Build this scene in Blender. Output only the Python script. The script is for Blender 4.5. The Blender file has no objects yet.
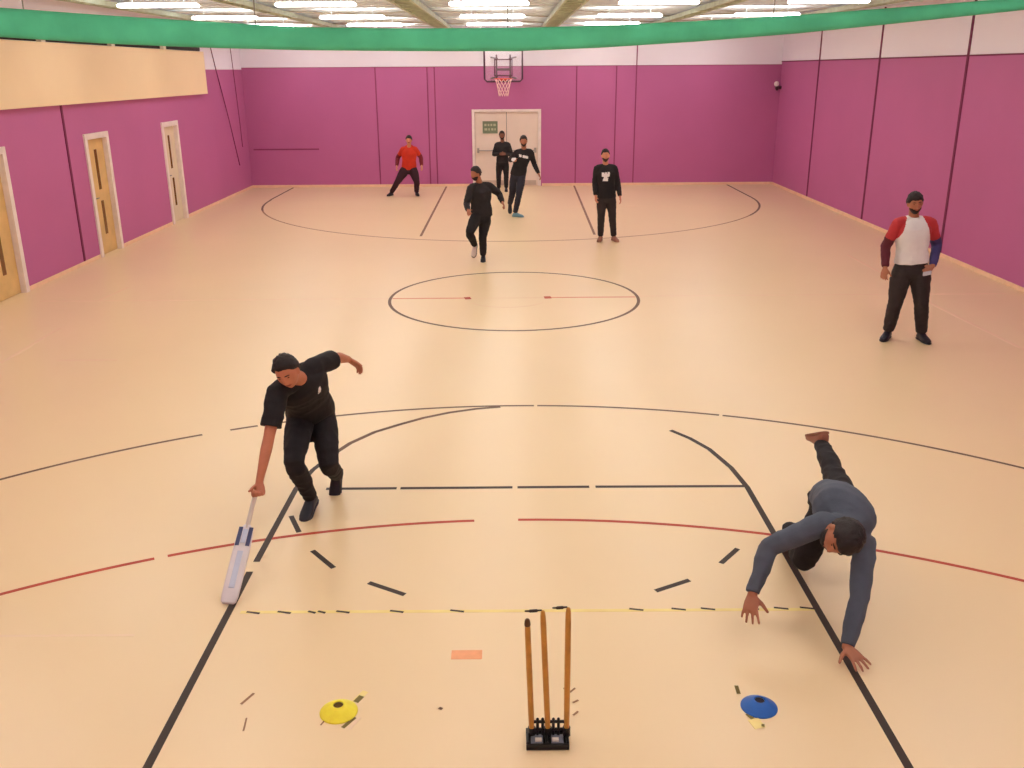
import bpy, bmesh, math, random
import numpy as np
from mathutils import Vector as V, Matrix, noise
random.seed(7)
S = bpy.context.scene
COL = S.collection

# ------------------------------------------------------------ camera, world, exposure, lights
PITCH, YAW, ROLL, FPX = 0.3270, 0.0033, -0.0064, 925.14
fw = V((math.sin(YAW)*math.cos(PITCH), math.cos(YAW)*math.cos(PITCH), -math.sin(PITCH)))
r0 = V((math.cos(YAW), -math.sin(YAW), 0)); u0 = r0.cross(fw)
rr = r0*math.cos(ROLL) + u0*math.sin(ROLL); uu = -r0*math.sin(ROLL) + u0*math.cos(ROLL)
cd = bpy.data.cameras.new('camera'); cam = bpy.data.objects.new('camera', cd); COL.objects.link(cam)
cam.matrix_world = Matrix(((rr.x, uu.x, -fw.x, -0.0806), (rr.y, uu.y, -fw.y, -13.1707), (rr.z, uu.z, -fw.z, 3.1405), (0, 0, 0, 1)))
cd.sensor_width = 36; cd.lens = FPX*36/1024; cd.clip_start = .05; cd.clip_end = 100
S.camera = cam
w = bpy.data.worlds.new('world'); S.world = w; w.use_nodes = True
w.node_tree.nodes['Background'].inputs[0].default_value = (1, .95, .9, 1)
w.node_tree.nodes['Background'].inputs[1].default_value = .05
S.view_settings.view_transform = 'Standard'; S.view_settings.look = 'None'
S.view_settings.exposure = 0.0; S.view_settings.gamma = 1.0; S.view_settings.use_curve_mapping = False
LAMP_STRENGTH = 18.6

# ------------------------------------------------------------ materials
MATS = {}
def lin(c):
    return tuple(((x/255)/12.92 if x/255 <= .04045 else (((x/255)+.055)/1.055)**2.4) for x in c)
def mat(name, rgb, rough=.6, var=.06, scale=6, bump=0.0, bscale=40, metal=0, spec=.4, emit=0, alpha=1, coat=0, trans=0, raw=False):
    if name in MATS: return MATS[name]
    m = bpy.data.materials.new(name); m.use_nodes = True; nt = m.node_tree; N = nt.nodes; Lk = nt.links
    b = N['Principled BSDF']; c = rgb if raw else lin(rgb)
    tc = N.new('ShaderNodeTexCoord'); nz = N.new('ShaderNodeTexNoise'); nz.inputs['Scale'].default_value = scale; nz.inputs['Detail'].default_value = 4
    Lk.new(tc.outputs['Object'], nz.inputs['Vector'])
    rp = N.new('ShaderNodeValToRGB'); rp.color_ramp.elements[0].position = .3; rp.color_ramp.elements[1].position = .7
    rp.color_ramp.elements[0].color = tuple(x*(1-var) for x in c)+(1,); rp.color_ramp.elements[1].color = tuple(min(1, x*(1+var)) for x in c)+(1,)
    Lk.new(nz.outputs['Fac'], rp.inputs['Fac']); Lk.new(rp.outputs['Color'], b.inputs['Base Color'])
    b.inputs['Roughness'].default_value = rough; b.inputs['Metallic'].default_value = metal
    b.inputs['Specular IOR Level'].default_value = spec; b.inputs['Coat Weight'].default_value = coat; b.inputs['Coat Roughness'].default_value = .3
    b.inputs['Alpha'].default_value = alpha; b.inputs['Transmission Weight'].default_value = trans
    if bump:
        n2 = N.new('ShaderNodeTexNoise'); n2.inputs['Scale'].default_value = bscale; Lk.new(tc.outputs['Object'], n2.inputs['Vector'])
        bp = N.new('ShaderNodeBump'); bp.inputs['Strength'].default_value = bump; bp.inputs['Distance'].default_value = .01
        Lk.new(n2.outputs['Fac'], bp.inputs['Height']); Lk.new(bp.outputs['Normal'], b.inputs['Normal'])
    if emit:
        b.inputs['Emission Color'].default_value = c+(1,); b.inputs['Emission Strength'].default_value = emit
    MATS[name] = m; return m
M_floor = mat('floor_vinyl', (246, 216, 172), .34, .025, .35, bump=.02, bscale=200, spec=.5, coat=.25)
M_purple = mat('purple_paint', (192, 103, 155), .6, .05, .5, bump=.05, bscale=30, spec=.35)
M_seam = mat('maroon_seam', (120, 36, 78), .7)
M_white = mat('upper_wall_white', (250, 242, 254), .8, .03, .5)
M_cream = mat('cream_board', (253, 222, 180), .6, .03, .8)
M_skirt = mat('skirting', (246, 206, 170), .5)
M_frame = mat('door_frame_white', (245, 228, 222), .4)
M_oak = mat('light_wood_leaf', (222, 182, 120), .45, .12, 3)
M_pale = mat('pale_leaf', (228, 208, 180), .45, .04, 3)
M_slit = mat('brown_vision_glass', (120, 76, 30), .2)
M_blackline = mat('black_tape', (58, 42, 36), .55, .15, 4)
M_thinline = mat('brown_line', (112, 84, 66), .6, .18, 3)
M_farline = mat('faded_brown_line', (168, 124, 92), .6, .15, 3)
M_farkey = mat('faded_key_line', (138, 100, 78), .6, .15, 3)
M_red = mat('red_line', (190, 70, 44), .55, .12, 3)
M_fadedred = mat('faded_red_line', (226, 142, 112), .55, .12, 3)
M_wline = mat('faded_white_line', (248, 218, 186), .5, .03, 3)
M_yel = mat('pale_yellow_tape', (253, 224, 146), .5, .08, 6)
M_patch = mat('orange_patch', (250, 172, 124), .5, .05, 20)
M_black = mat('black_metal', (38, 36, 38), .35, .1, 20, metal=.3)
M_steel = mat('grey_steel', (120, 120, 128), .3, .1, 20, metal=.8)
M_stump = mat('stump_wood', (208, 150, 66), .4, .15, 14)
M_green = mat('green_net', (84, 190, 144), .85, .14, 2.5, bump=.5, bscale=14)
M_deck = mat('roof_deck', (236, 246, 254), .7, .06, 1.2)
M_beam = mat('olive_beam', (196, 208, 186), .6, .15, 5)
M_purlin = mat('white_purlin', (240, 248, 255), .5)
M_dark = mat('gap_shade', (44, 36, 34), .8)
M_lamp = mat('lamp_diffuser', (255, 250, 244), .5, 0, emit=LAMP_STRENGTH)
M_glass = mat('clear_board', (235, 225, 235), .1, .0, alpha=.10)
M_rim = mat('orange_rim', (214, 78, 52), .4)
M_netw = mat('white_cord', (248, 206, 206), .8)

# ------------------------------------------------------------ mesh helpers
def link(name, me, parent=None, loc=(0, 0, 0)):
    o = bpy.data.objects.new(name, me); COL.objects.link(o); o.location = loc
    if parent: o.parent = parent
    return o
def tag(o, label=None, cat=None, group=None, kind=None):
    if label: o['label'] = label
    if cat: o['category'] = cat
    if group: o['group'] = group
    if kind: o['kind'] = kind
    return o
def empty(name, loc, rz=0):
    o = bpy.data.objects.new(name, None); COL.objects.link(o); o.location = loc; o.rotation_euler.z = rz; o.empty_display_size = .1
    return o
def fin(name, bm, mats, parent=None, smooth=False, origin=None, bevel=0, recalc=True):
    if recalc: bmesh.ops.recalc_face_normals(bm, faces=bm.faces)
    if origin is not None: bmesh.ops.translate(bm, verts=bm.verts, vec=-V(origin))
    me = bpy.data.meshes.new(name); bm.to_mesh(me); bm.free()
    for m in (mats if isinstance(mats, (list, tuple)) else [mats]): me.materials.append(m)
    if smooth: me.polygons.foreach_set('use_smooth', [True]*len(me.polygons))
    loc = (0, 0, 0)
    if origin is not None and parent is None: loc = origin
    if origin is not None and parent is not None: loc = V(origin) - abs_loc(parent)
    o = link(name, me, parent, loc)
    if bevel:
        b = o.modifiers.new('bevel', 'BEVEL'); b.width = bevel; b.segments = 2; b.limit_method = 'ANGLE'
    return o
def abs_loc(o):
    l = V(o.location)
    while o.parent: o = o.parent; l = l + V(o.location)
    return l
def box(bm, x0, x1, y0, y1, z0, z1, mi=0):
    vs = [bm.verts.new(c) for c in [(x0, y0, z0), (x1, y0, z0), (x1, y1, z0), (x0, y1, z0), (x0, y0, z1), (x1, y0, z1), (x1, y1, z1), (x0, y1, z1)]]
    for f in [(3, 2, 1, 0), (4, 5, 6, 7), (0, 1, 5, 4), (1, 2, 6, 5), (2, 3, 7, 6), (3, 0, 4, 7)]:
        bm.faces.new([vs[i] for i in f]).material_index = mi
def frames(pts, ref=None):
    T = []
    for i in range(len(pts)):
        a = pts[max(0, i-1)]; b = pts[min(len(pts)-1, i+1)]
        t = (b-a); T.append(t.normalized() if t.length > 1e-9 else V((0, 0, 1)))
    r = V(ref) if ref is not None else (V((0, 0, 1)) if abs(T[0].z) < .9 else V((0, 1, 0)))
    out = []
    for t in T:
        s = r - t*r.dot(t)
        if s.length < 1e-6: s = t.orthogonal()
        s.normalize(); r = s; out.append((t, s, t.cross(s)))
    return out
def smooth_path(pts, rad, sub=4):
    P = [V(p) for p in pts]; out = []; R = []
    for i in range(len(P)-1):
        p0 = P[max(0, i-1)]; p1 = P[i]; p2 = P[i+1]; p3 = P[min(len(P)-1, i+2)]
        for j in range(sub):
            t = j/sub
            q = .5*((2*p1)+(p2-p0)*t+(2*p0-5*p1+4*p2-p3)*t*t+(3*p1-p0-3*p2+p3)*t**3)
            lq = p1.lerp(p2, t); out.append(lq*.35+q*.65); R.append(rad[i]*(1-t)+rad[i+1]*t)
    out.append(P[-1]); R.append(rad[-1]); return out, R
def tube(bm, pts, rad, n=12, cap='round', sub=3, ref=None, flat=1.0, mi=0):
    """swept tube; flat scales the ref direction"""
    if not isinstance(rad, (list, tuple)): rad = [rad]*len(pts)
    if sub > 1: P, R = smooth_path(pts, rad, sub)
    else: P, R = [V(p) for p in pts], list(rad)
    F = frames(P, ref); rings = []
    def ring(c, s, b, r):
        return [bm.verts.new(c + s*(r*flat*math.cos(2*math.pi*k/n)) + b*(r*math.sin(2*math.pi*k/n))) for k in range(n)]
    if cap == 'round':
        t, s, b = F[0]
        for a in (80, 50, 25): rings.append(ring(P[0]-t*R[0]*math.sin(math.radians(a)), s, b, R[0]*math.cos(math.radians(a))))
    for c, (t, s, b), r in zip(P, F, R): rings.append(ring(c, s, b, r))
    if cap == 'round':
        t, s, b = F[-1]
        for a in (25, 50, 80): rings.append(ring(P[-1]+t*R[-1]*math.sin(math.radians(a)), s, b, R[-1]*math.cos(math.radians(a))))
    for A, B in zip(rings, rings[1:]):
        for k in range(n): bm.faces.new((A[k], A[(k+1) % n], B[(k+1) % n], B[k])).material_index = mi
    bm.faces.new(rings[0][::-1]).material_index = mi; bm.faces.new(rings[-1]).material_index = mi
def loft(bm, rings, n=24, p=2.3, mi=0):
    """rings: (centre, axis a vector, axis b vector) superellipse sections"""
    RR = []
    for c, a, b in rings:
        L = []
        for k in range(n):
            t = 2*math.pi*k/n; x = math.copysign(abs(math.cos(t))**(2/p), math.cos(t)); y = math.copysign(abs(math.sin(t))**(2/p), math.sin(t))
            L.append(bm.verts.new(V(c)+V(a)*x+V(b)*y))
        RR.append(L)
    for A, B in zip(RR, RR[1:]):
        for k in range(n): bm.faces.new((A[k], A[(k+1) % n], B[(k+1) % n], B[k])).material_index = mi
    bm.faces.new(RR[0][::-1]).material_index = mi; bm.faces.new(RR[-1]).material_index = mi
def ball(bm, c, a, b, d, n=14):
    """ellipsoid with three axis vectors"""
    c = V(c); a = V(a); b = V(b); d = V(d); rows = []
    for i in range(1, n//2+2):
        th = math.pi*i/(n//2+2)
        rows.append([bm.verts.new(c+d*math.cos(th)+(a*math.cos(2*math.pi*k/n)+b*math.sin(2*math.pi*k/n))*math.sin(th)) for k in range(n)])
    top = bm.verts.new(c+d); bot = bm.verts.new(c-d)
    for k in range(n):
        bm.faces.new((top, rows[0][k], rows[0][(k+1) % n])); bm.faces.new((bot, rows[-1][(k+1) % n], rows[-1][k]))
    for A, B in zip(rows, rows[1:]):
        for k in range(n): bm.faces.new((A[k], B[k], B[(k+1) % n], A[(k+1) % n]))
def remeshed(name, bm, voxel, iters, mats, parent, wrinkle=0, wscale=6, seed=0, paint=None):
    """weld overlapping closed shapes into one continuous skin"""
    bmesh.ops.recalc_face_normals(bm, faces=bm.faces)
    me = bpy.data.meshes.new('tmp'); bm.to_mesh(me); bm.free()
    o = bpy.data.objects.new('tmp', me); COL.objects.link(o)
    r = o.modifiers.new('r', 'REMESH'); r.mode = 'VOXEL'; r.voxel_size = voxel; r.adaptivity = 0
    s = o.modifiers.new('s', 'SMOOTH'); s.factor = .5; s.iterations = iters
    dg = bpy.context.evaluated_depsgraph_get(); dg.update()
    m2 = bpy.data.meshes.new_from_object(o.evaluated_get(dg)); m2.name = name
    bpy.data.objects.remove(o); bpy.data.meshes.remove(me)
    org = abs_loc(parent)
    if wrinkle:
        nv = len(m2.vertices)
        co = [v.co.copy() for v in m2.vertices]; no = [v.normal.copy() for v in m2.vertices]; flat = []
        for c0, n0 in zip(co, no):
            q = V((c0.x*wscale, c0.y*wscale, c0.z*wscale*1.6))+V((seed*3.1, seed*1.7, seed))
            h = noise.noise(q) + .5*noise.noise(q*2.3)
            h2 = 1-abs(noise.noise(q*1.3+V((5, 5, 5))))*3
            flat.extend(c0 + n0*wrinkle*(h*.7+max(-1, h2)*.5))
        m2.vertices.foreach_set('co', flat); m2.update()
    m2.materials.clear()
    for m in (mats if isinstance(mats, (list, tuple)) else [mats]): m2.materials.append(m)
    if paint:
        for f in m2.polygons: f.material_index = paint(f.center, f.normal)
    else: m2.polygons.foreach_set('material_index', [0]*len(m2.polygons))
    m2.polygons.foreach_set('use_smooth', [True]*len(m2.polygons))
    m2.transform(Matrix.Translation(-org))
    return link(name, m2, parent)

# ------------------------------------------------------------ the setting
XL, XR, YB, YN, ZC = -7.38, 7.50, 13.75, -14.6, 4.32
bm = bmesh.new(); box(bm, XL-.2, XR+.2, YN-.2, YB+.2, -.12, 0); floor = fin('floor', bm, M_floor); tag(floor, kind='structure')

def ribbon(bm, pts, w, z=.0012, closed=False):
    P = [V((x, y, 0)) for x, y in pts]; n = len(P); L = []; R = []
    for i in range(n):
        a = P[(i-1) % n] if (closed or i) else P[0]; b = P[(i+1) % n] if (closed or i < n-1) else P[-1]
        t = (b-a).normalized(); nn = V((-t.y, t.x, 0))*w/2
        L.append(P[i]+nn); R.append(P[i]-nn)
    rng = range(n if closed else n-1)
    vt = [[bm.verts.new((p.x, p.y, zz)) for p in side] for side, zz in ((L, z), (R, z), (L, -.002), (R, -.002))]
    for i in rng:
        j = (i+1) % n
        bm.faces.new((vt[0][i], vt[1][i], vt[1][j], vt[0][j])); bm.faces.new((vt[0][i], vt[0][j], vt[2][j], vt[2][i])); bm.faces.new((vt[1][j], vt[1][i], vt[3][i], vt[3][j]))
def line(name, segs, w, m, z=.0012, closed=False, label=None):
    bm = bmesh.new()
    for s in segs: ribbon(bm, s, w, z, closed)
    o = fin(name, bm, m, floor, recalc=False)
    if label: o['label'] = label
    return o
def arc(cx, cy, r, a0, a1, n=48):
    return [(cx+r*math.cos(math.radians(a0+(a1-a0)*i/n)), cy+r*math.sin(math.radians(a0+(a1-a0)*i/n))) for i in range(n+1)]
line('centre_circle', [arc(0, 0, 1.8, 0, 360, 96)[:-1]], .045, M_thinline, closed=True)
line('halfway_line', [[(-6.9, 0), (-1.83, 0)], [(1.83, .05), (7.2, .05)]], .045, M_wline, label='faded white line across the middle')
line('halfway_line', [[(-1.77, 0), (-.7, .0)], [(.5, 0), (1.77, 0)]], .045, M_fadedred, label='faded red line inside the centre circle')
line('halfway_line', [[(-.65, 0), (.47, 0)], arc(-.1, .05, .62, 215, 325, 12)], .03, M_wline)
line('centre_mark', [[(-.72, -.02), (-.63, 0)], [(.44, 0), (.54, .01)]], .13, M_red, z=.0018)
# near key
line('key_side_line', [[(-1.86, -13.6), (-1.83, -11), (-1.81, -7.75)], [(-1.80, -7.62), (-1.78, -6.45), (-1.72, -6.1), (-1.62, -5.8)]], .044, M_blackline, z=.0016, label='black key line on the left')
ra = [(1.80, -13.6), (1.80, -6.5), (1.76, -6.12), (1.66, -5.72), (1.54, -5.47), (1.40, -5.27)]
line('key_side_line', [ra], .044, M_blackline, z=.0016, label='black key line on the right')
line('free_throw_line', [[(-1.54, -6.47), (-.98, -6.47)], [(-.95, -6.47), (-.06, -6.47)], [(-.02, -6.47), (.55, -6.47)], [(.6, -6.47), (1.78, -6.48)]], .04, M_blackline)
line('free_throw_arc', [[(-1.62, -5.8), (-1.5, -5.52), (-1.32, -5.26), (-1.11, -5.07), (-.9, -4.9), (-.66, -4.76), (-.4, -4.66), (-.17, -4.61)]], .045, M_thinline)
A = lambda a0, a1: arc(0, -10.82, 6.24, a0, a1, 40)
line('three_point_line', [A(140, 117.6), A(115.3, 113), A(112.6, 88.5), A(88.2, 72), A(71.7, 30)], .036, M_thinline, z=.0008)
B = lambda a0, a1: arc(0, -13.2, 6.17, a0, a1, 40)
line('goal_area_line', [B(140, 114.0), B(113.2, 93.2), B(90.2, 40)], .034, M_red, z=.001)
tp = [((-1.715, -6.94), (-1.60, -7.20)), ((-1.45, -7.47), (-1.26, -7.71)), ((-1.0, -7.90), (-.75, -8.05)), ((.84, -8.03), (1.08, -7.90)), ((1.33, -7.69), (1.49, -7.49))]
for a, b in tp: line('dash_line', [[a, b]], .037, M_blackline)
# far court
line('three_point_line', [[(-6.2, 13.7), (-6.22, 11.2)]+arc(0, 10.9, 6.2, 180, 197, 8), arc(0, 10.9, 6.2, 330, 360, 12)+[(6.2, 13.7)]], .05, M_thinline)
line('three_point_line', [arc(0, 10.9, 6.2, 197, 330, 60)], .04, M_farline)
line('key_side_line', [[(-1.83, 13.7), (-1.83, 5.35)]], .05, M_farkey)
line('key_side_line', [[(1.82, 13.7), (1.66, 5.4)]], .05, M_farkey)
# faint white marks
line('lane_mark', [[(-5.9, -3.05), (-5.92, -1.5)], [(-5.3, -2.94), (-4.6, -2.94)], [(-6.05, 0.05), (-5.95, .9)]], .05, M_wline)
line('lane_mark', [[(5.98, -3.1), (5.86, -.45)], [(5.95, .7), (5.95, 3.1)]], .05, M_wline)
line('floor_seam', [[(-6.9, -8.45), (-2.3, -8.47)], [(-6, 9.4), (6, 9.4)]], .02, M_wline)
# yellow and black crease tape
line('crease_tape', [[(-1.74, -8.235), (1.82, -8.255)]], .03, M_yel)
bm = bmesh.new()
for x in (-1.66, -1.47, -1.30, -1.24, -1.11, -.78, -.41, .69, .95, 1.13, 1.40, 1.58, 1.74):
    L = .085 if x not in (-1.30, -1.24) else .05
    ribbon(bm, [(x-L/2, -8.232), (x+L/2, -8.25)], .017, .0019)
fin('crease_tape_stripe', bm, M_blackline, floor, recalc=False)
line('floor_patch', [[(-.42, -8.69), (-.245, -8.69)]], .085, M_patch)
# coved skirting, walls
def skirt(name, x0, x1, y0, y1):
    bm = bmesh.new(); box(bm, x0, x1, y0, y1, 0, .07); return tag(fin(name, bm, M_skirt, bevel=.008), kind='structure')
doors_left = [(-.33, .55), (3.40, 4.20), (7.17, 7.97)]
ys = [YN, -.43, .65, 3.30, 4.30, 7.07, 8.07, YB-.012]
for i in range(0, 8, 2): skirt('baseboard_left', XL, XL+.012, ys[i], ys[i+1])
skirt('baseboard_right', XR-.03, XR, YN, YB)
skirt('baseboard_back', XL+.012, -1.10, YB-.012, YB); skirt('baseboard_back', .90, XR-.03, YB-.012, YB)
bm = bmesh.new()
prev = YN-.2
for a, b in doors_left:
    box(bm, XL-.2, XL, prev, a-.05, 0, 2.09); prev = b+.05
box(bm, XL-.2, XL, prev, YB+.2, 0, 2.09)
box(bm, XL-.2, XL, YN-.2, YB+.2, 2.09, 3.20)
box(bm, XL-.2, XL, YN-.2, YB+.2, 3.20, ZC, 1)
tag(fin('wall_left', bm, [M_purple, M_white]), kind='structure')
bm = bmesh.new(); box(bm, XR, XR+.2, YN-.2, YB+.2, 0, 3.32); box(bm, XR, XR+.2, YN-.2, YB+.2, 3.32, ZC, 1)
tag(fin('wall_right', bm, [M_purple, M_white]), kind='structure')
bm = bmesh.new(); box(bm, XL-.2, -1.04, YB, YB+.2, 0, 3.25); box(bm, .84, XR+.2, YB, YB+.2, 0, 3.25); box(bm, -1.04, .84, YB, YB+.2, 2.08, 3.25)
box(bm, XL-.2, XR+.2, YB, YB+.2, 3.25, ZC, 1)
tag(fin('wall_back', bm, [M_purple, M_white]), kind='structure')
bm = bmesh.new(); box(bm, XL-.2, XR+.2, YN-.2, YN, 0, 3.3); box(bm, XL-.2, XR+.2, YN-.2, YN, 3.3, ZC, 1)
tag(fin('wall_front', bm, [M_purple, M_white]), kind='structure')
def strip(name, x0, x1, y0, y1, z0, z1, m=M_seam):
    bm = bmesh.new(); box(bm, x0, x1, y0, y1, z0, z1); return tag(fin(name, bm, m), kind='structure')
for i, y in enumerate((-8.4, -4.65, -.9, 2.90, 6.70, 10.52)): strip('trim_%d' % (i+1), XR-.012, XR, y-.035, y+.035, .07, ZC)
strip('trim_7', XL, XL+.012, 2.62, 2.68, .07, 2.64)
strip('trim_8', XL, XL+.012, -4.0, -3.94, .07, 2.64)
M_darkpurple = mat('dark_purple', (146, 62, 104), .7)  # darker purple for the thin strips on the back wall
for i, x in enumerate((-3.71, -2.28, -2.08, 1.85, 2.95, 3.5)): strip('trim_%d' % (i+9), x-.015, x+.015, YB-.008, YB, .07, 3.25 if x != 3.5 else ZC, M_darkpurple)
strip('trim_15', -7.25, -5.4, YB-.012, YB, 1.04, 1.08, M_darkpurple)
strip('trim_16', XL, XR, YB-.012, YB, 3.235, 3.25, M_darkpurple)
strip('trim_17', XR-.014, XR, YN, YB, 3.31, 3.335, M_seam)
# cream boarded panel high on the left wall, dark strip over it painting the gap's shade
strip('trim_18', XL, XL+.10, -14, 10.2, 2.65, 3.60, M_cream)
strip('trim_19', XL, XL+.02, -14, 10.2, 3.61, 3.84, M_dark)
M_boxw = mat('gap_light', (250, 240, 220), .5)
for y in (-3.0, .2, 2.2, 4.9, 7.6):
    bm = bmesh.new(); box(bm, XL+.02, XL+.10, y-.07, y+.07, 3.605, 3.68); tag(fin('wall_bracket', bm, M_boxw, origin=(XL+.02, y, 3.6)), 'small white bracket in the dark gap above the cream boarding', 'bracket', 'brackets above the cream boarding')

# doors on the left
def side_door(i, y0, y1, leafm):
    r = empty('door_%d' % i, (XL, (y0+y1)/2, 0)); tag(r, kind='structure'); o = (XL, (y0+y1)/2, 0)
    bm = bmesh.new(); d = .10
    box(bm, XL-.2, XL+.03, y0-d, y0, 0, 2.14); box(bm, XL-.2, XL+.03, y1, y1+d, 0, 2.14); box(bm, XL-.2, XL+.03, y0, y1, 2.04, 2.14)
    fin('door_frame', bm, M_frame, r, origin=o, bevel=.004)
    bm = bmesh.new(); box(bm, XL-.10, XL-.055, y0+.004, y1-.004, .008, 2.036); lf = fin('door_leaf', bm, leafm, r, origin=o, bevel=.003)
    for z0, z1 in ((.35, .95), (1.15, 1.85)):
        bm = bmesh.new(); box(bm, XL-.058, XL-.05, y1-.42, y1-.32, z0, z1); fin('vision_panel', bm, M_slit, lf, origin=o)
    bm = bmesh.new(); tube(bm, [(XL-.055, y0+.1, 1.02), (XL-.01, y0+.1, 1.02), (XL-.01, y0+.22, 1.02)], .009, 8, sub=1); fin('door_handle', bm, M_steel, lf, origin=o, smooth=True)
side_door(1, *doors_left[0], M_oak); side_door(2, *doors_left[1], M_oak); side_door(3, *doors_left[2], M_pale)
# double exit door in the back wall
r = empty('door_4', (-.1, YB, 0)); tag(r, kind='structure'); o4 = (-.1, YB, 0)
bm = bmesh.new(); box(bm, -1.07, -.99, YB-.03, YB+.2, 0, 2.11); box(bm, .79, .87, YB-.03, YB+.2, 0, 2.11); box(bm, -.99, .79, YB-.03, YB+.2, 2.04, 2.11)
fin('door_frame', bm, M_frame, r, origin=o4, bevel=.004)
M_leafw = mat('white_leaf', (240, 218, 204), .45, .02, 3)
for x0, x1 in ((-.985, -.105), (-.095, .785)):
    bm = bmesh.new(); box(bm, x0, x1, YB+.02, YB+.065, .01, 2.035); lf = fin('door_leaf', bm, M_leafw, r, origin=o4, bevel=.004)
    bm = bmesh.new()
    tube(bm, [(x0+.08, YB-.035, .99), (x1-.08, YB-.035, .99)], .014, 8, sub=1)
    for xx in (x0+.08, x1-.08): box(bm, xx-.03, xx+.03, YB-.055, YB+.02, .93, 1.06)
    fin('push_bar', bm, mat('bar_grey', (170, 158, 152), .4), lf, origin=o4)
    bm = bmesh.new(); box(bm, x0+.05, x1-.05, YB+.012, YB+.022, .03, .16); fin('kick_plate', bm, mat('kick', (205, 180, 165), .4), lf, origin=o4)
bm = bmesh.new(); box(bm, -.77, -.35, YB-.0, YB+.02, 1.46, 1.79); sg = fin('door_sign', bm, mat('sign_green', (120, 130, 104), .5), r, origin=o4)
bm = bmesh.new()
for z, xs in ((1.69, ((-.72, -.66), (-.63, -.58), (-.55, -.50), (-.47, -.40))), (1.57, ((-.72, -.64), (-.61, -.57), (-.53, -.47), (-.44, -.40)))):
    for a, b in xs: box(bm, a, b, YB-.004, YB, z-.03, z+.03)
fin('sign_lettering', bm, mat('sign_pale', (190, 190, 160), .5), sg, origin=o4)

# ceiling
bm = bmesh.new(); box(bm, XL-.2, XR+.2, YN-.2, YB+.2, ZC, ZC+.1)
ceil = fin('ceiling', bm, M_deck); tag(ceil, kind='structure')
bm = bmesh.new(); y = -14.2
while y < 13.6:
    box(bm, XL, XR, y-.05, y+.05, ZC-.05, ZC); y += .62
fin('deck_rib', bm, M_purlin, ceil)
bm = bmesh.new(); y = -13.9
while y < 13.6:
    box(bm, XL, XR, y-.03, y+.03, ZC-.02, ZC); y += .62
fin('deck_groove', bm, mat('deck_grey', (176, 176, 178), .7), ceil)
def lattice(x, w):
    t = empty('roof_beam', (x, 0, ZC-.2)); bm = bmesh.new()
    for s in (-1, 1): box(bm, x+s*w/2-.02, x+s*w/2+.02, YN, YB, ZC-.16, ZC-.08)
    fin('rail', bm, M_beam, t, origin=(x, 0, ZC-.2)); bm = bmesh.new(); yy = YN+.1; s = 1
    box(bm, x-w/2+.02, x+w/2-.02, YN, YB, ZC-.13, ZC-.12)
    while yy < YB-.35:
        tube(bm, [(x-s*w/2, yy, ZC-.14), (x+s*w/2, yy+.3, ZC-.14)], .012, 6, sub=1); yy += .3; s = -s
    fin('lacing', bm, M_beam, t, origin=(x, 0, ZC-.2)); return t
xs = [(-6.62, .16), (-4.42, .18), (-1.72, .34), (1.02, .34), (3.62, .20), (6.3, .18)]
for x, wd in xs:
    t = lattice(x, wd)
    if wd > .3: lb = 'wide olive lattice roof beam over the %s side of the centre circle' % ('left' if x < 0 else 'right')
    else: lb = {-6.62: 'narrow roof beam nearest the left wall', -4.42: 'narrow roof beam second from the left wall', 3.62: 'narrow roof beam second from the right wall', 6.3: 'narrow roof beam nearest the right wall'}[x]
    tag(t, lb, 'beam', 'roof beams running the length of the hall')
bm = bmesh.new()
for x0, x1 in ((-6.6, -4.4), (-4.4, -1.7), (-1.7, 1.0), (1.0, 3.6), (3.6, 6.3)):
    for y0, y1 in ((6.2, 8.8), (8.8, 11.4), (11.4, 13.6)):
        tube(bm, [(x0, y0, ZC-.07), (x1, y1, ZC-.07)], .014, 6, sub=1)
        if abs(x0) > 3: tube(bm, [(x1, y0, ZC-.07), (x0, y1, ZC-.07)], .014, 6, sub=1)
fin('brace_rod', bm, mat('rod', (205, 200, 190), .5), ceil)
rows = [(-12, 'far behind'), (-8.4, ''), (-4.8, ''), (-1.2, ''), (2.4, ''), (6.0, ''), (9.2, ''), (12.2, '')]
ci = 0
for y, _ in rows:
    for x, nm in ((-5.5, 'left'), (-3.05, 'inner left'), (-.35, 'central'), (2.3, 'inner right'), (4.95, 'right')):
        t = empty('ceiling_light', (x, y, ZC)); o = (x, y, ZC)
        bm = bmesh.new(); box(bm, x-.60, x+.60, y-.05, y+.05, ZC-.17, ZC-.155); [tube(bm, [(x+q, y, ZC-.155), (x+q, y, ZC+.005)], .008, 6, sub=1) for q in (-.4, .4)]; hs = fin('housing', bm, M_purlin, t, origin=o)
        bm = bmesh.new(); loft(bm, [(V((x+q, y, ZC-.195)), V((0, .11*a, 0)), V((0, 0, .026*a))) for q, a in ((-.62, .7), (-.60, 1), (.60, 1), (.62, .7))], n=16, p=2.2); fin('diffuser', bm, M_lamp, t, origin=o)
        if y > 5:
            tag(t, 'strip light on the ceiling, %s bay, row %s' % (nm, {6.0: 'closest to the viewer', 9.2: 'in the middle', 12.2: 'closest to the back wall'}[y]), 'ceiling light', 'strip lights under the roof')
        else: tag(t, 'white strip light on the ceiling, %s bay, %s' % (nm, {-12: 'above the viewing end', -8.4: 'above the wicket', -4.8: 'in front of the green net band', -1.2: 'just past the green net band', 2.4: 'past the centre circle'}[y]), 'ceiling light', 'strip lights under the roof')

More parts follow.
